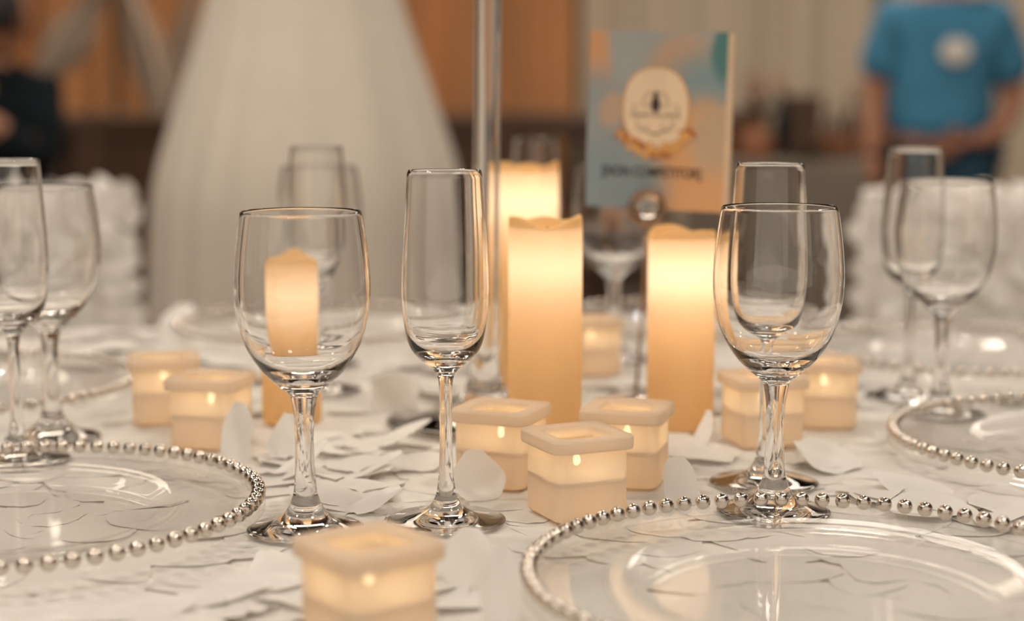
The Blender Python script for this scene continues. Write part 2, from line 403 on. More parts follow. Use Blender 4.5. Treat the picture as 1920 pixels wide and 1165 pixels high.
flute_in = [(.0240,.2357),(.0235,.235),(.0249,.212),(.0266,.185),(.0274,.162),(.0271,.148),(.0250,.131),(.0205,.1205),(.0120,.1145),(0,.1130)]
def make_glass(name, out, inn, split):
    r = empty(name); hs = .2063/.2094 if name == 'wine_glass' else .2305/.2357
    prof = spline(out, 5) + spline(inn, 5)
    me = lathe(name, prof, 96); g = obj('glass_body', me, M['glass'], r); me.transform(Matrix.Diagonal((1, 1, hs, 1)))
    return r
wg = make_glass('wine_glass', wine_out, wine_in, .09)
fg = make_glass('champagne_flute', flute_out, flute_in, .1)
for proto_, lst, cat, grp in ((wg, WINE, 'wine glass', 'wine glasses on the round table'), (fg, FLUTE, 'champagne flute', 'champagne flutes on the round table')):
    for i, (p, lab) in enumerate(lst):
        o = proto_ if i == 0 else copy_tree(proto_)
        q = at(*p); o.location = (q.x, q.y, T+ZB-.001); o.rotation_euler.z = i; tag(o, lab, cat, grp)

# ------------------------------------------------------------------ pillar candles
def pillar(p, r, h, lab, seed, pw):
    e = empty('pillar_candle', (p[0], p[1], T+ZB-.001)); tag(e, lab, 'candle', 'cream pillar candles')
    rnd = random.Random(seed); ph = rnd.uniform(0, 6); n = 64; loops = []
    def wob(a): return .0028*math.sin(2*a+ph) + .0016*math.sin(3*a+2*ph) + .0010*math.sin(5*a)
    def ring(rr, z, k=0, dent=0): return [(rr*(1+dent*math.sin(3*a+ph))*math.cos(a), rr*(1+dent*math.sin(3*a+ph))*math.sin(a), z+k*wob(a)) for a in [2*PI*i/n for i in range(n)]]
    loops = [ring(r-.003, 0), ring(r-.0006, .0012), ring(r, .003)] + [ring(r, h*q/10, 0, .006) for q in range(1, 10)]
    loops += [ring(r, h-.004, .6, .006), ring(r-.0006, h-.001, 1, .006), ring(r-.002, h, 1, .006), ring(r-.0034, h-.001, 1), ring(r-.0042, h-.005, .6), ring(r-.0055, h-.012, .2), ring(r-.012, h-.0145, 0), ring(.002, h-.015, 0)]
    obj('wax_body', loft('wax_body', loops, True, True), M['wax'], e)
    obj('wick', tube('wick', [(0,0,h-.0149),(.0006,0,h-.010),(.0018,.0005,h-.0065)], .0007, 8), M['wick'], e)
    for z, s, c in ((h-.036, 1.0, (1,.96,.93)), (h-.082, .12, (1,.55,.20))):  # LED near the top; lower orange lamp added to imitate light scattered in wax
        if z < .02: continue
        l = bpy.data.lights.new('candle_led_and_fill', 'POINT'); l.energy = pw*s; l.color = c; l.shadow_soft_size = .007
        lo = bpy.data.objects.new('candle_led_and_fill', l); C.objects.link(lo); lo.parent = e; lo.location = (0, 0, z)
for i, (p, r, h, lab) in enumerate(PILLAR): pillar(p, r, h, lab, i+3, (.040, .052, .050, .024)[i])

# ------------------------------------------------------------------ votives
def votive_parts():
    e = empty('votive_holder'); e.scale = (1,1,1.01); b = .0535; L_ = .0615
    loops = [rsq(b-.006,.006,.0), rsq(b-.001,.007,.0012), rsq(b,.0075,.003)] + [rsq(b,.0075,.003+.043*q/6) for q in range(1, 7)]
    obj('frosted_body', loft('frosted_body', loops, True), M['frost'], e)
    lip = [rsq(b-.001,.007,.0462), rsq(L_-.001,.009,.0466), rsq(L_,.0095,.0488), rsq(L_,.0095,.0535), rsq(L_-.0015,.009,.0550), rsq(L_*.66,.007,.0550), rsq(L_*.61,.0065,.0538), rsq(L_*.60,.0065,.0490), rsq(L_*.66,.0065,.0470), rsq(b-.001,.007,.0462)]
    obj('lip', loft('lip', lip), M['frost'], e)
    wx = [rsq(b-.006,.006,.0225), rsq(b-.003,.006,.0235), rsq(b-.003,.006,.0270), rsq(b-.006,.006,.0280)]
    wb = obj('wax_fill', loft('wax_fill', wx, True, True), M['wax_in'], e)
    fl = lathe('flame', spline([(0,0),(.0022,.0022),(.0026,.0045),(.0014,.0085),(0,.012)], 4), 16)
    obj('flame', fl, M['led'], e, loc=(0,0,.0315))
    obj('wick', tube('wick', [(0,0,.0275),(0,0,.0320)], .0006, 8), M['wick'], e)
    for z, en in ((.0365, .012), (.013, .0065)):  # flame light, then an added lamp brightening the body below the wax
        l = bpy.data.lights.new('votive_flame_and_fill', 'POINT'); l.energy = en; l.color = (1,.72,.42); l.shadow_soft_size = .004
        lo = bpy.data.objects.new('votive_flame_and_fill', l); C.objects.link(lo); lo.parent = e; lo.location = (0, 0, z)
    return e
vp = votive_parts()
for i, (p, yaw, lab) in enumerate(VOTIVE):
    o = vp if i == 0 else copy_tree(vp)
    o.location = (p[0], p[1], T+ZB-.001); o.rotation_euler.z = math.radians(yaw); tag(o, lab, 'votive', 'frosted square votives')

# ------------------------------------------------------------------ tall glass vase
vz = empty('tall_vase', (VASE.x, VASE.y, T+ZB-.001)); tag(vz, 'tall slender clear glass vase on a round foot at the centre of the table', 'vase')
vz.rotation_euler = (0, math.radians(.6), 0)
vout = [(0,0),(.078,.0005),(.080,.002),(.078,.0038),(.060,.0052),(.040,.0085),(.025,.016),(.0165,.030),(.0128,.050),(.0118,.075),(.0115,.15),(.0115,.30),(.0125,.42),(.018,.50),(.032,.57),(.055,.64)]
vin = [(.0535,.641),(.0300,.572),(.0155,.50),(.0096,.42),(.0084,.30),(.0084,.15),(.0082,.08),(.005,.056),(0,.052)]
obj('glass_body', lathe('glass_body', spline(vout, 5)+spline(vin, 5), 64), M['glass'], vz)

# ------------------------------------------------------------------ card stand and table card
sd = empty('card_stand', (STAND.x, STAND.y, T+ZB-.001)); tag(sd, 'thin metal card stand with a round coil clip gripping the table card', 'card stand')
obj('base_disc', lathe('base_disc', [(0,0),(.024,0),(.026,.0015),(.025,.004),(.004,.0065),(0,.0065)], 40), M['steel'], sd)
top = dp(1213, 400, 1.50) - Vector((STAND.x, STAND.y, T+ZB-.001))
obj('stem', tube('stem', [(0,0,.005), top*.5+Vector((.001,0,0)), top-Vector((0,0,.012))], .0016, 10), M['bronze'], sd)
for k, dy in enumerate((-.0022, .0042)):
    pts = [(top.x+.0158*math.cos(a), top.y+dy, top.z+.0158*math.sin(a)+.004) for a in [2*PI*i/40 for i in range(41)]]
    obj('coil', tube('coil', pts, .0016, 10), M['bronze'], sd)
obj('clip_disc', lathe('clip_disc', [(0,-.0004),(.0128,-.0004),(.0128,.0004),(0,.0004)], 40), M['glass'], sd, loc=(top.x, top.y-.0022, top.z+.004)).rotation_euler = (PI/2, 0, 0)

cw, ch = .1285, .160
cc = dp(1229, 227, 1.505)
cd = empty('table_card', cc); cd.rotation_euler = (math.radians(1), math.radians(1.6), math.radians(-20))
tag(cd, 'upright table card with a watercolour print, white arch emblem and the words NON COMPETITOR', 'table card')
m, t, o_ = nt('card_print'); L = t.links.new
tc = N(t, 'ShaderNodeTexCoord'); nz_ = N(t, 'ShaderNodeTexNoise'); nz_.inputs['Scale'].default_value = 22; nz_.inputs['Detail'].default_value = 2
L(tc.outputs['Object'], nz_.inputs['Vector'])
mixv = N(t, 'ShaderNodeMix', data_type='VECTOR'); mixv.inputs[0].default_value = .012; L(tc.outputs['Object'], mixv.inputs[4]); L(nz_.outputs['Color'], mixv.inputs[5])
prev = None
def blob(prev, x, z, rx, rz, col, soft=.5):
    mp = N(t, 'ShaderNodeMapping'); mp.inputs['Location'].default_value = (-x/rx, 0, -z/rz); mp.inputs['Scale'].default_value = (1/rx, 0, 1/rz); L(mixv.outputs[1], mp.inputs[0])
    ln = N(t, 'ShaderNodeVectorMath', operation='LENGTH'); L(mp.outputs[0], ln.inputs[0])
    mr = N(t, 'ShaderNodeMapRange'); mr.interpolation_type = 'SMOOTHSTEP'; mr.inputs['From Min'].default_value = 1+soft*.5; mr.inputs['From Max'].default_value = 1-soft*.5; L(ln.outputs['Value'], mr.inputs[0])
    mx = N(t, 'ShaderNodeMix', data_type='RGBA'); L(mr.outputs[0], mx.inputs[0]); L(prev, mx.inputs[6]); mx.inputs[7].default_value = (*col, 1); return mx.outputs[2]
rgb = N(t, 'ShaderNodeRGB'); rgb.outputs[0].default_value = (.36,.38,.37,1); prev = rgb.outputs[0]
for a in [(-.062,.055,.025,.06,(.62,.33,.17)),(.03,.055,.03,.03,(.52,.35,.24),.8),(.062,.02,.05,.05,(.22,.31,.33),.8),(.066,.070,.011,.026,(.07,.20,.20),.7),
          (.05,-.05,.045,.075,(.66,.37,.18),.5),(-.05,.0,.028,.05,(.30,.33,.34),.8),(-.035,-.055,.05,.04,(.24,.31,.34),.8),(.062,-.01,.022,.03,(.52,.38,.26),.9),(-.035,.015,.012,.014,(.5,.36,.26),1)]:
    prev = blob(prev, *a)
p_ = N(t, 'ShaderNodeBsdfPrincipled'); p_.inputs['Roughness'].default_value = .45; L(prev, p_.inputs['Base Color']); L(p_.outputs[0], o_.inputs[0])
box('card_sheet', (0,0,0), (cw,.0012,ch), m, cd)
edge = princ('card_edge', (.70,.52,.36), .5)
box('side_fold', (cw/2+.0024, .004, -.001), (.0052,.008,ch), edge, cd)
cream = princ('card_cream', (.84,.66,.46), .55); gold = princ('card_gold', (.62,.30,.08), .5); ink = princ('card_ink', (.045,.03,.03), .6); inkb = princ('card_soft_ink', (.30,.20,.15), .6)
def disc(name, cx, cz, rx, rz, yy, mat, par, n=48, e=2.0):
    vs = [(cx+rx*math.copysign(abs(math.cos(a))**(2/e), math.cos(a)), yy, cz+rz*math.copysign(abs(math.sin(a))**(2/e), math.sin(a))) for a in [2*PI*i/n for i in range(n)]]
    return obj(name, pydata(name, vs, [tuple(range(n))]), mat, par, smooth=False)
disc('emblem_border', .0, .0115, .0315, .0375, -.0008, gold, cd, e=2.3)
disc('emblem_field', .0, .0115, .0300, .0362, -.0011, cream, cd, e=2.3)
disc('crest', 0, .0150, .0042, .0075, -.0014, ink, cd); disc('crest_top', 0, .0245, .0022, .0022, -.0014, ink, cd)
def marks(name, lst, mat):
    vs = []; fs = []
    for (x0, z0, x1, z1, wd) in lst:
        d = Vector((x1-x0, z1-z0)).normalized(); nn = Vector((-d.y, d.x))*wd/2; b = len(vs)
        vs += [(x0+nn.x,-.0014,z0+nn.y),(x0-nn.x,-.0014,z0-nn.y),(x1-nn.x,-.0014,z1-nn.y),(x1+nn.x,-.0014,z1+nn.y)]; fs.append((b,b+1,b+2,b+3))
    return obj(name, pydata(name, vs, fs), mat, cd, smooth=False)
sw = []
def arc(cx, cz, r, a0, a1, wd, n=8):
    for i in range(n):
        a, b = [math.radians(a0+(a1-a0)*q/n) for q in (i, i+1)]
        sw.append((cx+r*math.cos(a), cz+r*math.sin(a), cx+r*math.cos(b), cz+r*math.sin(b), wd))
for s in (-1, 1):
    arc(s*.008, .017, .004, 90 if s > 0 else 90, 90-s*250, .0008); arc(s*.0155, .010, .0055, 60 if s > 0 else 120, (60-200) if s > 0 else 120+200, .0008)
    arc(s*.012, -.003, .006, 180 if s > 0 else 0, 360 if s > 0 else -180, .0008); arc(s*.006, .021, .0045, 0, 180, .0008)
arc(0, .008, .019, 200, 340, .0008, 14); arc(0, .000, .012, 215, 325, .0010, 10)
marks('scrollwork', sw, inkb)
def text(name, s, size, x, z, mat, par, yy=-.0014, sx=1):
    cu = bpy.data.curves.new(name, 'FONT'); cu.body = s; cu.size = size; cu.align_x = 'CENTER'; cu.align_y = 'CENTER'; cu.extrude = .0001; cu.offset = size*.010
    tmp = bpy.data.objects.new(name, cu); C.objects.link(tmp); dg = bpy.context.evaluated_depsgraph_get()
    me = bpy.data.meshes.new_from_object(tmp.evaluated_get(dg)); bpy.data.objects.remove(tmp, do_unlink=True)
    me.materials.clear(); me.materials.append(mat)
    o = bpy.data.objects.new(name, me); C.objects.link(o); o.parent = par; o.location = (x, yy, z); o.rotation_euler = (PI/2, 0, 0); o.scale = (sx, 1.25, 1); return o
# emblem wording is unreadable in the photograph: soft ink strokes in two lines
rnd = random.Random(5); wl = []
for row, (z, hw, hh) in enumerate(((.0048,.0235,.0042),)):
    x = -hw
    while x < hw:
        wl.append((x, z-hh/2+.0008*math.cos(x*60), x+rnd.uniform(-.0006,.001), z+hh/2, .0009)); x += rnd.uniform(.0017,.0026)
marks('emblem_lettering', wl, inkb)
text('card_lettering', '[NON COMPETITOR]', .0098, -.002, -.0465, ink, cd, sx=1.0)
lv = []; lf = []; lv2 = []; lf2 = []
for i in range(34):
    a = math.radians(200+140*i/33); cx = .034*math.cos(a)+rnd.uniform(-.003,.003); cz = .002+.030*math.sin(a)+rnd.uniform(-.004,.005); rot = rnd.uniform(0, PI)
    V_, F_ = (lv, lf) if i % 3 else (lv2, lf2); b = len(V_); k = 10
    for q in range(k):
        th = 2*PI*q/k; ex, ez = .0062*math.cos(th), .0021*math.sin(th)
        V_.append((cx+ex*math.cos(rot)-ez*math.sin(rot), -.0016-.00002*i, cz+ex*math.sin(rot)+ez*math.cos(rot)))
    F_.append(tuple(range(b, b+k)))
obj('gold_foliage', pydata('gold_foliage', lv, lf), princ('print_gold', (.72,.38,.12), .6), cd, smooth=False)
obj('rust_foliage', pydata('rust_foliage', lv2, lf2), princ('print_rust', (.45,.14,.03), .6), cd, smooth=False)

# ------------------------------------------------------------------ covered chairs
def cover_chair(loc, face, lab, seed):
    e = empty('covered_chair', loc, face); tag(e, lab, 'chair', 'petal-covered chairs round the table')
    rnd = random.Random(seed)
    # local: +x right, +y towards the table (front of seat)
    def loop(hw, y0, y1, z, rc=.05, wob=0):
        out = []; m = 8
        for q, (sx, sy) in enumerate([(1,1),(-1,1),(-1,-1),(1,-1)]):
            for i in range(m):
                a = q*PI/2+i*PI/2/(m-1); cx = sx*(hw-rc); cyy = (y1-rc) if sy > 0 else (y0+rc)
                rr = rc + wob*math.sin(9*(q*m+i))
                out.append((cx+rr*math.cos(a), cyy+rr*math.sin(a), z))
        return out
    back = [loop(.225,-.25,-.15,.44,.04)] + [loop(.225-.01*q/8,-.25-.03*q/8,-.16-.03*q/8,.44+.41*q/8,.04) for q in range(1,9)] + [loop(.205,-.285,-.20,.88,.035), loop(.17,-.27,-.215,.895,.02)]
    obj('backrest', loft('backrest', back, True, True), M['cloth'], e)
    seat = [loop(.23,-.24,.22,.40,.05), loop(.235,-.25,.23,.44,.06), loop(.23,-.24,.22,.475,.06), loop(.20,-.2,.19,.485,.05)]
    obj('seat', loft('seat', seat, True, True), M['cloth'], e)
    sk = [loop(.235,-.255,.235,.43,.05)] + [loop(.235+.02*q/6,-.255-.02*q/6,.235+.02*q/6,.43-.42*q/6,.05,.012*q/6) for q in range(1,7)]
    obj('skirt', loft('skirt', sk), M['cloth'], e)
    for sx in (-1, 1):
        for sy in (-1, 1):
            obj('leg', tube('leg', [(sx*.19, sy*.19, 0), (sx*.18, sy*.18, .41)], .014, 8), M['wood'], e)
    sv = []; sf = []
    def put(c, nrm, s):
        k = rnd.randrange(12); q = Vector((0,0,1)).rotation_difference(nrm).to_matrix().to_4x4()
        mt = Matrix.Translation(c) @ q @ Matrix.Rotation(rnd.uniform(0, 6.28), 4, 'Z') @ Matrix.Rotation(rnd.uniform(.05,.4), 4, 'X') @ Matrix.Scale(s*.72, 4)
        b = len(sv); sv.extend(tuple(mt @ Vector(p)) for p in VAR[k][0]); sf.extend(tuple(b+i for i in fc) for fc in VAR[k][1])
    for i in range(13):
        for j in range(12):
            x = -.22+.44*i/12+rnd.uniform(-.012,.012); z = .47+.41*j/11+rnd.uniform(-.012,.012); lean = -.03*(z-.44)/.5
            put(Vector((x, -.152+lean, z)), Vector((rnd.uniform(-.3,.3), 1, .2)).normalized(), 1.15)
    for i in range(26):                       # ruffled edges of the back
        x = -.215+.43*i/25; put(Vector((x, -.235, .893+.004*math.sin(i*1.7))), Vector((x, .3, 1)).normalized(), 1.1)
    for sx in (-1, 1):
        for j in range(18): put(Vector((sx*.222, -.22, .48+.40*j/17)), Vector((sx, .4, .1)).normalized(), 1.1)
    for i in range(8):
        for j in range(8): put(Vector((-.2+.4*i/7, -.17+.38*j/7, .488)), Vector((0,0,1)), 1)
    o = obj('petal_cover', pydata('petal_cover', sv, sf), M['petal'], e); o['kind'] = 'stuff'
    return e
cover_chair((-.735, 2.42, 0), math.radians(180+28), 'white petal-covered chair at the left, beyond the left glasses and beside the gown', 1)
cover_chair((.722, 2.32, 0), math.radians(180-14), 'white petal-covered chair at the right, behind the rightmost glasses', 2)

# ------------------------------------------------------------------ people
def head(parent, c, mat=M['skin'], hair=True, yaw=0, s=1.0):
    h = empty('head', c); h.parent = parent; h.rotation_euler = (0, 0, yaw)
    bm = bmesh.new(); bmesh.ops.create_uvsphere(bm, u_segments=32, v_segments=24, radius=.1)
    for v in bm.verts:
        x, y, z = v.co; n_ = v.co.normalized()
        x *= .78; y *= .95; z *= 1.18
        if z < 0: x *= 1+z*2.4; y *= 1+z*1.0
        if n_.y < -.2 and abs(n_.x) < .22 and -.35 < n_.z < .12: y -= .018*math.exp(-(n_.x/.1)**2)*(1-abs((n_.z+.14)/.26)**2)*1.0
        for sx in (-1, 1):
            y += .010*math.exp(-((n_.x-sx*.36)**2+(n_.z-.08)**2)/.012) if n_.y < 0 else 0
        v.co = (x*s, y*s, z*s)
    obj('face', bm, mat, h)
    for sx in (-1, 1):
        bm = bmesh.new(); bmesh.ops.create_uvsphere(bm, u_segments=12, v_segments=8, radius=.011*s); o = obj('eye', bm, M['eye'], h, loc=(sx*.030*s, -.079*s, .008*s))
        bm = bmesh.new(); bmesh.ops.create_uvsphere(bm, u_segments=12, v_segments=8, radius=.02*s); o = obj('ear', bm, mat, h, loc=(sx*.079*s, .006*s, -.004*s)); o.scale = (.35,.7,1.2)
    bm = bmesh.new(); bmesh.ops.create_uvsphere(bm, u_segments=12, v_segments=8, radius=.02*s); o = obj('mouth', bm, M['lip'], h, loc=(0,-.080*s,-.058*s)); o.scale = (1,.35,.3)
    if hair:
        bm = bmesh.new(); bmesh.ops.create_uvsphere(bm, u_segments=32, v_segments=24, radius=.106*s)
        for v in bm.verts:
            x, y, z = v.co; nn = noise.noise(v.co*40)*.004
            if y < -.03*s and z < .06*s: y = -.03*s
            if z < -.05*s: z = -.05*s
            v.co = (x*.82*(1+nn*10), y*.98+.012*s, z*1.16+.014*s)
        obj('hair', bm, M['hair'], h)
    return h
def hand(parent, wrist, dirv, palm_n, mat=M['skin']):
    d = Vector(dirv).normalized(); n_ = Vector(palm_n).normalized(); s = d.cross(n_).normalized(); wv = Vector(wrist)
    pts = [(*wv, .024, .017), (*(wv+d*.045), .036, .014), (*(wv+d*.082), .038, .012)]; ed = [(0,1),(1,2)]
    skin('palm', pts, ed, mat, parent, 2)
    for k, (off, ln) in enumerate(((-.027,.062),(-.009,.074),(.009,.070),(.027,.056))):
        a = wv+d*.078+s*off; b = a+d*ln*.5-n_*.006; c = b+d*ln*.42-n_*.018
        skin('finger', [(*(a-d*.02),.009),(*a,.009),(*b,.0085),(*c,.0075)], [(0,1),(1,2),(2,3)], mat, parent, 2)
    a = wv+d*.025-s*.022; b = a+d*.028-s*.022-n_*.006; c = b+d*.028-s*.006-n_*.008
    skin('thumb', [(*(a+s*.01),.011),(*a,.0115),(*b,.010),(*c,.008)], [(0,1),(1,2),(2,3)], mat, parent, 2)

# person in the blue shirt (origin at the feet, front towards -y)
bp = empty('person', (1.335, 5.2, 0)); tag(bp, 'person in a blue t-shirt with pale chest emblem and dark trousers, standing', 'person')
def q(x, z, y=0): return (x, y, z)
arms = [(-.205, 1.275), (-.245, 1.045), (-.225,.90), (.195,1.275), (.250,1.02), (.05,.895)]
body = [(0,0,.90,.13,.10),(0,0,1.02,.125,.095),(0,0,1.16,.14,.10),(0,0,1.27,.13,.09),(0,0,1.36,.055),(0,0,1.43,.055),
        (-.155,0,1.27,.055),(-.200,.02,1.045,.042),(-.215,-.03,.905,.032),(-.215,-.05,.85,.026),
        (.155,0,1.27,.055),(.238,.0,1.03,.042),(.15,-.13,.935,.033),(.062,-.165,.90,.026),
        (-.09,0,.82,.085),(-.10,0,.46,.055),(-.10,.02,.10,.04),(.09,0,.82,.085),(.10,0,.46,.055),(.10,.02,.10,.04)]
skin('body', body, [(0,1),(1,2),(2,3),(3,4),(4,5),(3,6),(6,7),(7,8),(8,9),(3,10),(10,11),(11,12),(12,13),(0,14),(14,15),(15,16),(0,17),(17,18),(18,19)], M['skin'], bp)
shirt = [(0,0,.88,.185,.13),(0,0,1.00,.178,.13),(0,0,1.14,.178,.13),(0,0,1.25,.165,.115),(0,0,1.335,.085,.075),
         (-.150,0,1.27,.085),(-.175,.01,1.17,.083),(-.188,.02,1.08,.075),(.155,0,1.27,.085),(.195,0,1.17,.083),(.228,0,1.06,.075)]
skin('shirt', shirt, [(0,1),(1,2),(2,3),(3,4),(3,5),(5,6),(6,7),(3,8),(8,9),(9,10)], M['blue'], bp)
tr = [(0,0,.90,.150,.115),(-.095,0,.82,.105),(-.10,0,.46,.075),(-.10,.01,.08,.065),(.095,0,.82,.105),(.10,0,.46,.075),(.10,.01,.08,.065)]
skin('trousers', tr, [(0,1),(1,2),(2,3),(0,4),(4,5),(5,6)], M['navy'], bp)
skin('shoe', [(-.10,.03,.045,.045),(-.10,-.06,.04,.042),(-.11,-.15,.032,.032)], [(0,1),(1,2)], M['sole'], bp); skin('shoe', [(.10,.03,.045,.045),(.10,-.06,.04,.042),(.11,-.15,.032,.032)], [(0,1),(1,2)], M['sole'], bp)
bm = bmesh.new(); bmesh.ops.create_uvsphere(bm, u_segments=20, v_segments=12, radius=.048); o = obj('chest_emblem', bm, M['white'], bp, loc=(.010,-.135,1.175)); o.scale = (1,.12,.85)
head(bp, (0,-.01,1.53)); hand(bp, (-.215,-.05,.86), (.05,-.2,-1), (-1,0,0)); hand(bp, (.068,-.163,.903), (-1,-.12,-.15), (0,1,.1))

# dark-clothed guest at the left, seated
gp = empty('person', (-1.57, 5.0, 0)); tag(gp, 'person in black clothes with dark hair, seated far behind the left glasses', 'person')
gb = [(0,0,.60,.13,.10),(0,-.03,.80,.13,.10),(.0,-.07,1.03,.16,.11),(.04,-.09,1.12,.06),(.07,-.11,1.17,.05),(-.17,-.05,1.06,.06),(-.22,-.10,.82,.045),(-.12,-.30,.70,.035),
      (.17,-.08,1.06,.06),(.20,-.18,.84,.045),(.06,-.27,.99,.033),(-.10,-.40,.55,.07),(-.10,-.42,.10,.05),(.10,-.40,.55,.07),(.10,-.42,.10,.05)]
skin('body', gb, [(0,1),(1,2),(2,3),(3,4),(2,5),(5,6),(6,7),(2,8),(8,9),(9,10),(0,11),(11,12),(0,13),(13,14)], M['skin'], gp)
gs = [(0,0,.62,.20,.13),(0,-.03,.80,.21,.15),(0,-.07,1.03,.22,.14),(.04,-.09,1.12,.11),(-.18,-.05,1.05,.085),(-.23,-.10,.81,.068),(-.14,-.28,.71,.05),(.18,-.08,1.05,.085),(.205,-.17,.84,.066),(.09,-.25,.95,.05)]
skin('jacket', gs, [(0,1),(1,2),(2,3),(2,4),(4,5),(5,6),(2,7),(7,8),(8,9)], M['black'], gp)
skin('trousers', [(0,0,.60,.15,.11),(-.10,-.40,.55,.085),(-.10,-.42,.10,.07),(.10,-.40,.55,.085),(.10,-.42,.10,.07)], [(0,1),(1,2),(0,3),(3,4)], M['navy'], gp)
skin('shoe', [(-.10,-.42,.05,.045),(-.10,-.52,.035,.035)], [(0,1)], M['sole'], gp); skin('shoe', [(.10,-.42,.05,.045),(.10,-.52,.035,.035)], [(0,1)], M['sole'], gp)
head(gp, (.08,-.12,1.27), yaw=2.6); hand(gp, (.055,-.275,1.0), (-.1,-.1,1), (0,1,0)); hand(gp, (-.12,-.31,.70), (.3,-1,-.2), (0,0,1))

# figure in the white gown and veil, back turned to the table
wp = empty('person', (-.44, 3.55, 0)); tag(wp, 'person in a wide white gown and long veil, seen from behind as a pale cone', 'person')
def cone_cloth(name, prof, folds, amp, mat, par, yo=0, n=180, sx=1, sy=1):
    loops = []
    zt = prof[-1][1]; zb = prof[0][1]
    for r, z in prof:
        g = 1-(z-zb)/(zt-zb); L_ = []
        for i in range(n):
            a = 2*PI*i/n; rr = r*(1+amp*g*(math.sin(folds*a+2*math.sin(3*a))+.5*math.sin(folds*.37*a*1.0+1)))
            L_.append((rr*sx*math.cos(a), rr*sy*math.sin(a)+yo, z))
        loops.append(L_)
    return obj(name, loft(name, loops, False, True), mat, par)
cone_cloth('gown_skirt', spline([(.42,.015),(.385,.2),(.345,.45),(.30,.70),(.25,.88),(.19,1.0),(.145,1.06)], 4), 22, .035, M['gown'], wp)
cone_cloth('veil', spline([(.355,.30),(.347,.50),(.336,.70),(.322,.86),(.272,1.03),(.222,1.18),(.188,1.30),(.150,1.44),(.115,1.58),(.09,1.66),(.05,1.70)], 4), 17, .03, M['gown'], wp)
skin('body', [(0,0,1.0,.11,.09),(0,0,1.12,.10,.08),(0,0,1.26,.12,.08),(0,0,1.36,.045),(0,0,1.44,.045),(-.12,0,1.30,.045),(-.15,.05,1.08,.035),(-.05,.15,1.0,.028),(.12,0,1.30,.045),(.15,.05,1.08,.035),(.05,.15,1.0,.028)],
     [(0,1),(1,2),(2,3),(3,4),(2,5),(5,6),(6,7),(2,8),(8,9),(9,10)], M['skin'], wp)
head(wp, (0,.0,1.535), yaw=PI, s=.92)

# ------------------------------------------------------------------ swags, far chairs, buffet
def swag(pts, wd, lab, seed):
    loops = []; pts = [Vector(p) for p in pts]; n = 40
    fine = []
    for i in range(len(pts)-1):
        for k in range(8): fine.append(pts[i].lerp(pts[i+1], k/8))
    fine.append(pts[-1]); L_ = []
    for i, p in enumerate(fine):
        tt = (fine[min(i+1, len(fine)-1)]-fine[max(i-1, 0)]).normalized(); u = tt.cross(Vector((0,1,0))).normalized()
        wv = wd*(.8+.35*math.sin(i*.3+seed))
        L_.append([tuple(p+u*wv*.5*math.cos(2*PI*k/n)+Vector((0,1,0))*(.05*math.sin(2*PI*k/n)+.015*math.sin(2*PI*k/n*7))) for k in range(n)])
    o = obj('swag_curtain', loft('swag_curtain', L_, True, True), M['sheer']); return tag(o, lab, 'curtain')
swag([dp(330,-260,6.1), dp(215,-60,6.1), dp(165,20,6.1), dp(120,90,6.1), dp(75,150,6.1)], .14, 'pale fabric swag slanting down to the left, upper left of the picture', 1)
swag([dp(120,-260,6.5), dp(235,-40,6.5), dp(262,60,6.5), dp(295,170,6.5), dp(312,280,6.5), dp(320,420,6.5), dp(322,640,6.5)], .13, 'pale fabric swag hanging beside the left side of the gown', 2)
swag([dp(390,-200,6.9), dp(360,0,6.9), dp(330,120,6.9), dp(312,220,6.9)], .10, 'pale narrow fabric swag crossing just left of the gown', 3)
def wood_chair(loc, rz):
    e = empty('wooden_chair', loc, rz)
    box('seat', (0,0,.44), (.42,.42,.05), M['wood'], e, .015)
    for sx in (-1, 1):
        box('leg', (sx*.18,-.18,.21), (.035,.035,.42), M['wood'], e, .006); box('leg', (sx*.18,.18,.21), (.035,.035,.42), M['wood'], e, .006)
        box('back_post', (sx*.18,.195,.69), (.035,.03,.50), M['wood'], e, .006)
    box('top_rail', (0,.195,.92), (.42,.035,.10), M['wood'], e, .012); box('lower_rail', (0,.195,.60), (.36,.025,.05), M['wood'], e, .006)
    for k in (-1, 0, 1): box('slat', (k*.09,.195,.75), (.045,.018,.27), M['wood'], e, .004)
    return e
wc = wood_chair((0,0,0), 0)
for i, (px, d, rz, lab) in enumerate([(-30,5.15,3.1,'dark wooden chair under the person in black'),(150,6.9,.2,'dark wooden chair left of the white gown, nearer the person in black'),(245,6.0,-.3,'dark wooden chair close against the left of the white gown'),
        (845,6.4,.3,'dark wooden chair emerging at the right of the white gown'),(1050,6.8,-.2,'dark wooden chair behind the table card, left of the buffet'),(1180,6.0,.1,'dark wooden chair hidden low behind the table card'),(965,7.4,.1,'dark wooden chair far behind the glass vase')]):
    o = wc if i == 0 else copy_tree(wc)
    p = dp(px, 200, d); o.location = (p.x if i else gp.location.x, d if i else 5.0, 0); o.rotation_euler.z = rz if i else 0; tag(o, lab, 'chair', 'dark wooden chairs at the back')
# dark sideboard along the curtains
sb = empty('sideboard', (-1.55, 8.75, 0)); tag(sb, 'long dark wooden sideboard in front of the brown curtains, left of the gown', 'sideboard')
box('carcass', (0,0,.50), (3.3,.42,.80), M['wood'], sb, .01); box('top', (0,-.01,.925), (3.36,.48,.04), M['wood'], sb, .008)
for k in range(6):
    dx = -1.375+.55*k; d_ = box('door', (dx,-.222,.50), (.50,.02,.70), M['wood'], sb, .006)
    box('knob', (.19,-.02,.05), (.03,.02,.03), M['steel'], d_, .006)
for sx in (-1.58, 1.58): box('leg', (sx, -.15, .05), (.06,.06,.10), M['wood'], sb); box('leg', (sx, .15, .05), (.06,.06,.10), M['wood'], sb)
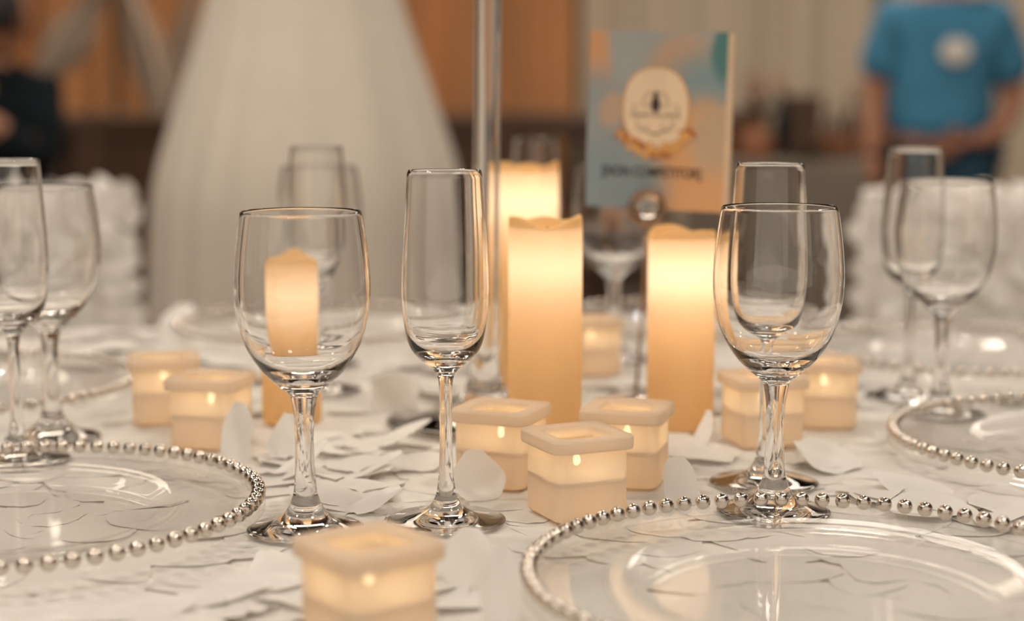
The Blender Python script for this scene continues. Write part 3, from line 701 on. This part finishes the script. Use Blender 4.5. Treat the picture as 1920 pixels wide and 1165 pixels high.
# buffet
bf = empty('buffet_table', (1.42, 7.3, 0)); tag(bf, 'long buffet table under a grey floor-length cloth, between card and blue-shirted person', 'table')
bx0, bx1 = -.62, .42
for sx in (bx0+.04, bx1-.04):
    for sy in (-.26,.26): box('leg', (sx, sy, .36), (.04,.04,.72), M['wood'], bf)
box('table_top', ((bx0+bx1)/2, 0, .74), (bx1-bx0, .62, .03), M['wood'], bf)
LL = []
for k in range(7):
    z = .762 if k == 0 else .76-.74*(k-1)/5 if k > 1 else .757; g = max(0, k-1)/5; row = []
    m_ = 40
    for s_, (ax, ay, bx_, by_) in enumerate([(bx0,-.32,bx1,-.32),(bx1,-.32,bx1,.32),(bx1,.32,bx0,.32),(bx0,.32,bx0,-.32)]):
        dv = Vector((bx_-ax, by_-ay)).normalized(); nn = Vector((dv.y, -dv.x))
        for i in range(m_):
            u = i/m_; o2 = g*(.02*math.sin(u*PI*2*(8 if s_ % 2 == 0 else 5))+.02)
            row.append((ax+(bx_-ax)*u+nn.x*o2, ay+(by_-ay)*u+nn.y*o2, z))
    LL.append(row)
o = obj('buffet_cloth', loft('buffet_cloth', LL[::-1], False, True), M['grey'], bf)
def bowl_of(name, loc, r, mat, lab, cat):
    o = obj(name, lathe(name, spline([(0,0),(r*.5,.004),(r*.62,.012),(r*.95,r*.7),(r,r*.95),(r*.95,r*.96),(r*.88,r*.7),(r*.5,.03),(0,.02)], 3), 32), mat, loc=loc); return tag(o, lab, cat)
BZ = .766
def bouquet(loc, s, lab, seed, mats=('red','orange')):
    e = empty('flower_vase', loc); tag(e, lab, 'flowers'); rnd = random.Random(seed)
    obj('pot', lathe('pot', spline([(0,0),(.04*s,.0),(.055*s,.05*s),(.035*s,.11*s),(.045*s,.13*s),(.038*s,.13*s),(.03*s,.10*s),(0,.09*s)], 3), 28), M['clay'], e)
    for i in range(11):
        a = rnd.uniform(0, 2*PI); rr = rnd.uniform(.0, .085)*s; c = Vector((rr*math.cos(a), rr*math.sin(a), (.17+rnd.uniform(0,.09))*s))
        obj('stem', tube('stem', [(0,0,.1*s), tuple(c*.6+Vector((0,0,.03*s))), tuple(c)], .003*s, 6), M['leaf'], e)
        v = []; f = []
        for ring, (nn, rad, tilt) in enumerate(((5,.016,1.1),(7,.026,.6),(8,.034,.2))):
            for k in range(nn):
                b = 2*PI*(k+.5*ring)/nn; u = Vector((math.cos(b), math.sin(b), math.tan(tilt)*.6)).normalized(); w_ = Vector((-math.sin(b), math.cos(b), 0))
                q0 = len(v); p0 = c; p1 = c+(u*rad*.6+w_*rad*.4)*s; p2 = c+u*rad*s; p3 = c+(u*rad*.6-w_*rad*.4)*s
                v += [tuple(p0), tuple(p1), tuple(p2), tuple(p3)]; f.append((q0,q0+1,q0+2,q0+3))
        obj('bloom', pydata('bloom', v, f), M[mats[i % len(mats)]], e, smooth=False)
    for i in range(8):
        a = 2*PI*i/8; u = Vector((math.cos(a), math.sin(a), .5)); w_ = Vector((-math.sin(a), math.cos(a), 0))*.018*s; p0 = Vector((0,0,.13*s))
        v = [tuple(p0), tuple(p0+u*.05*s+w_), tuple(p0+u*.10*s), tuple(p0+u*.05*s-w_)]
        obj('leaf', pydata('leaf', v, [(0,1,2,3)]), M['leaf'], e, smooth=False)
bouquet((1.06,7.2,BZ), 1.35, 'red flowers in a pot at the left end of the buffet', 4, ('red','red','orange'))
bouquet((1.62,7.35,BZ), 1.4, 'brown-potted red flowers at the right end of the buffet', 9, ('red','clay'))
bowl_of('serving_bowl', (1.26,7.12,BZ), .085, M['wood'], 'dark serving bowl at the front of the buffet', 'bowl')
bowl_of('serving_bowl', (1.42,7.25,BZ), .10, M['clay'], 'terracotta serving bowl in the middle of the buffet', 'bowl')
for i, (x, y, h, mt, lab) in enumerate([(.92,7.32,.27,'clay','brown bottle at the left end of the buffet'),(1.20,7.42,.30,'black','black bottle at the back of the buffet'),(1.44,7.46,.24,'wood','short dark bottle behind the terracotta bowl'),(1.53,7.48,.28,'wood','dark brown bottle before the beige curtain')]):
    o = obj('bottle', lathe('bottle', spline([(0,0),(.036,.002),(.038,.02),(.038,h*.55),(.03,h*.66),(.014,h*.78),(.0135,h*.97),(.016,h*.98),(.015,h),(0,h)], 3), 24), M[mt], loc=(x,y,BZ)); tag(o, lab, 'bottle')
for i, (x, y, wd, hh, mt, lab) in enumerate([(1.00,7.46,.16,.20,'wood','dark wooden crate at the left of the buffet'),(1.74,7.14,.20,.13,'black','low black box at the right end of the buffet'),(1.30,7.52,.18,.28,'wood','tall dark wooden crate standing behind the buffet bowls')]):
    e = empty('crate', (x, y, BZ)); tag(e, lab, 'crate')
    box('panel', (0,-wd*.35,hh/2), (wd,.012,hh), M[mt], e); box('panel', (0,wd*.35,hh/2), (wd,.012,hh), M[mt], e)
    box('panel', (-wd/2+.006,0,hh/2), (.012,wd*.69,hh), M[mt], e); box('panel', (wd/2-.006,0,hh/2), (.012,wd*.69,hh), M[mt], e); box('base', (0,0,.006), (wd*.96,wd*.68,.012), M[mt], e)
# small neighbouring table whose red flowers show below the card
nb = empty('side_table', (.225, 3.9, 0)); tag(nb, 'small round wooden side table far behind the right pillar candles', 'table')
obj('table_top', lathe('table_top', [(0,.70),(.21,.70),(.22,.71),(.215,.722),(0,.724)], 48), M['wood'], nb)
obj('pedestal', lathe('pedestal', spline([(0,.0),(.16,.002),(.15,.02),(.04,.05),(.028,.2),(.028,.62),(.06,.698),(0,.70)], 3), 32), M['wood'], nb)
bouquet((.235,3.85,.7245), .62, 'small pot of red and orange flowers showing under the table card', 14, ('red','orange'))
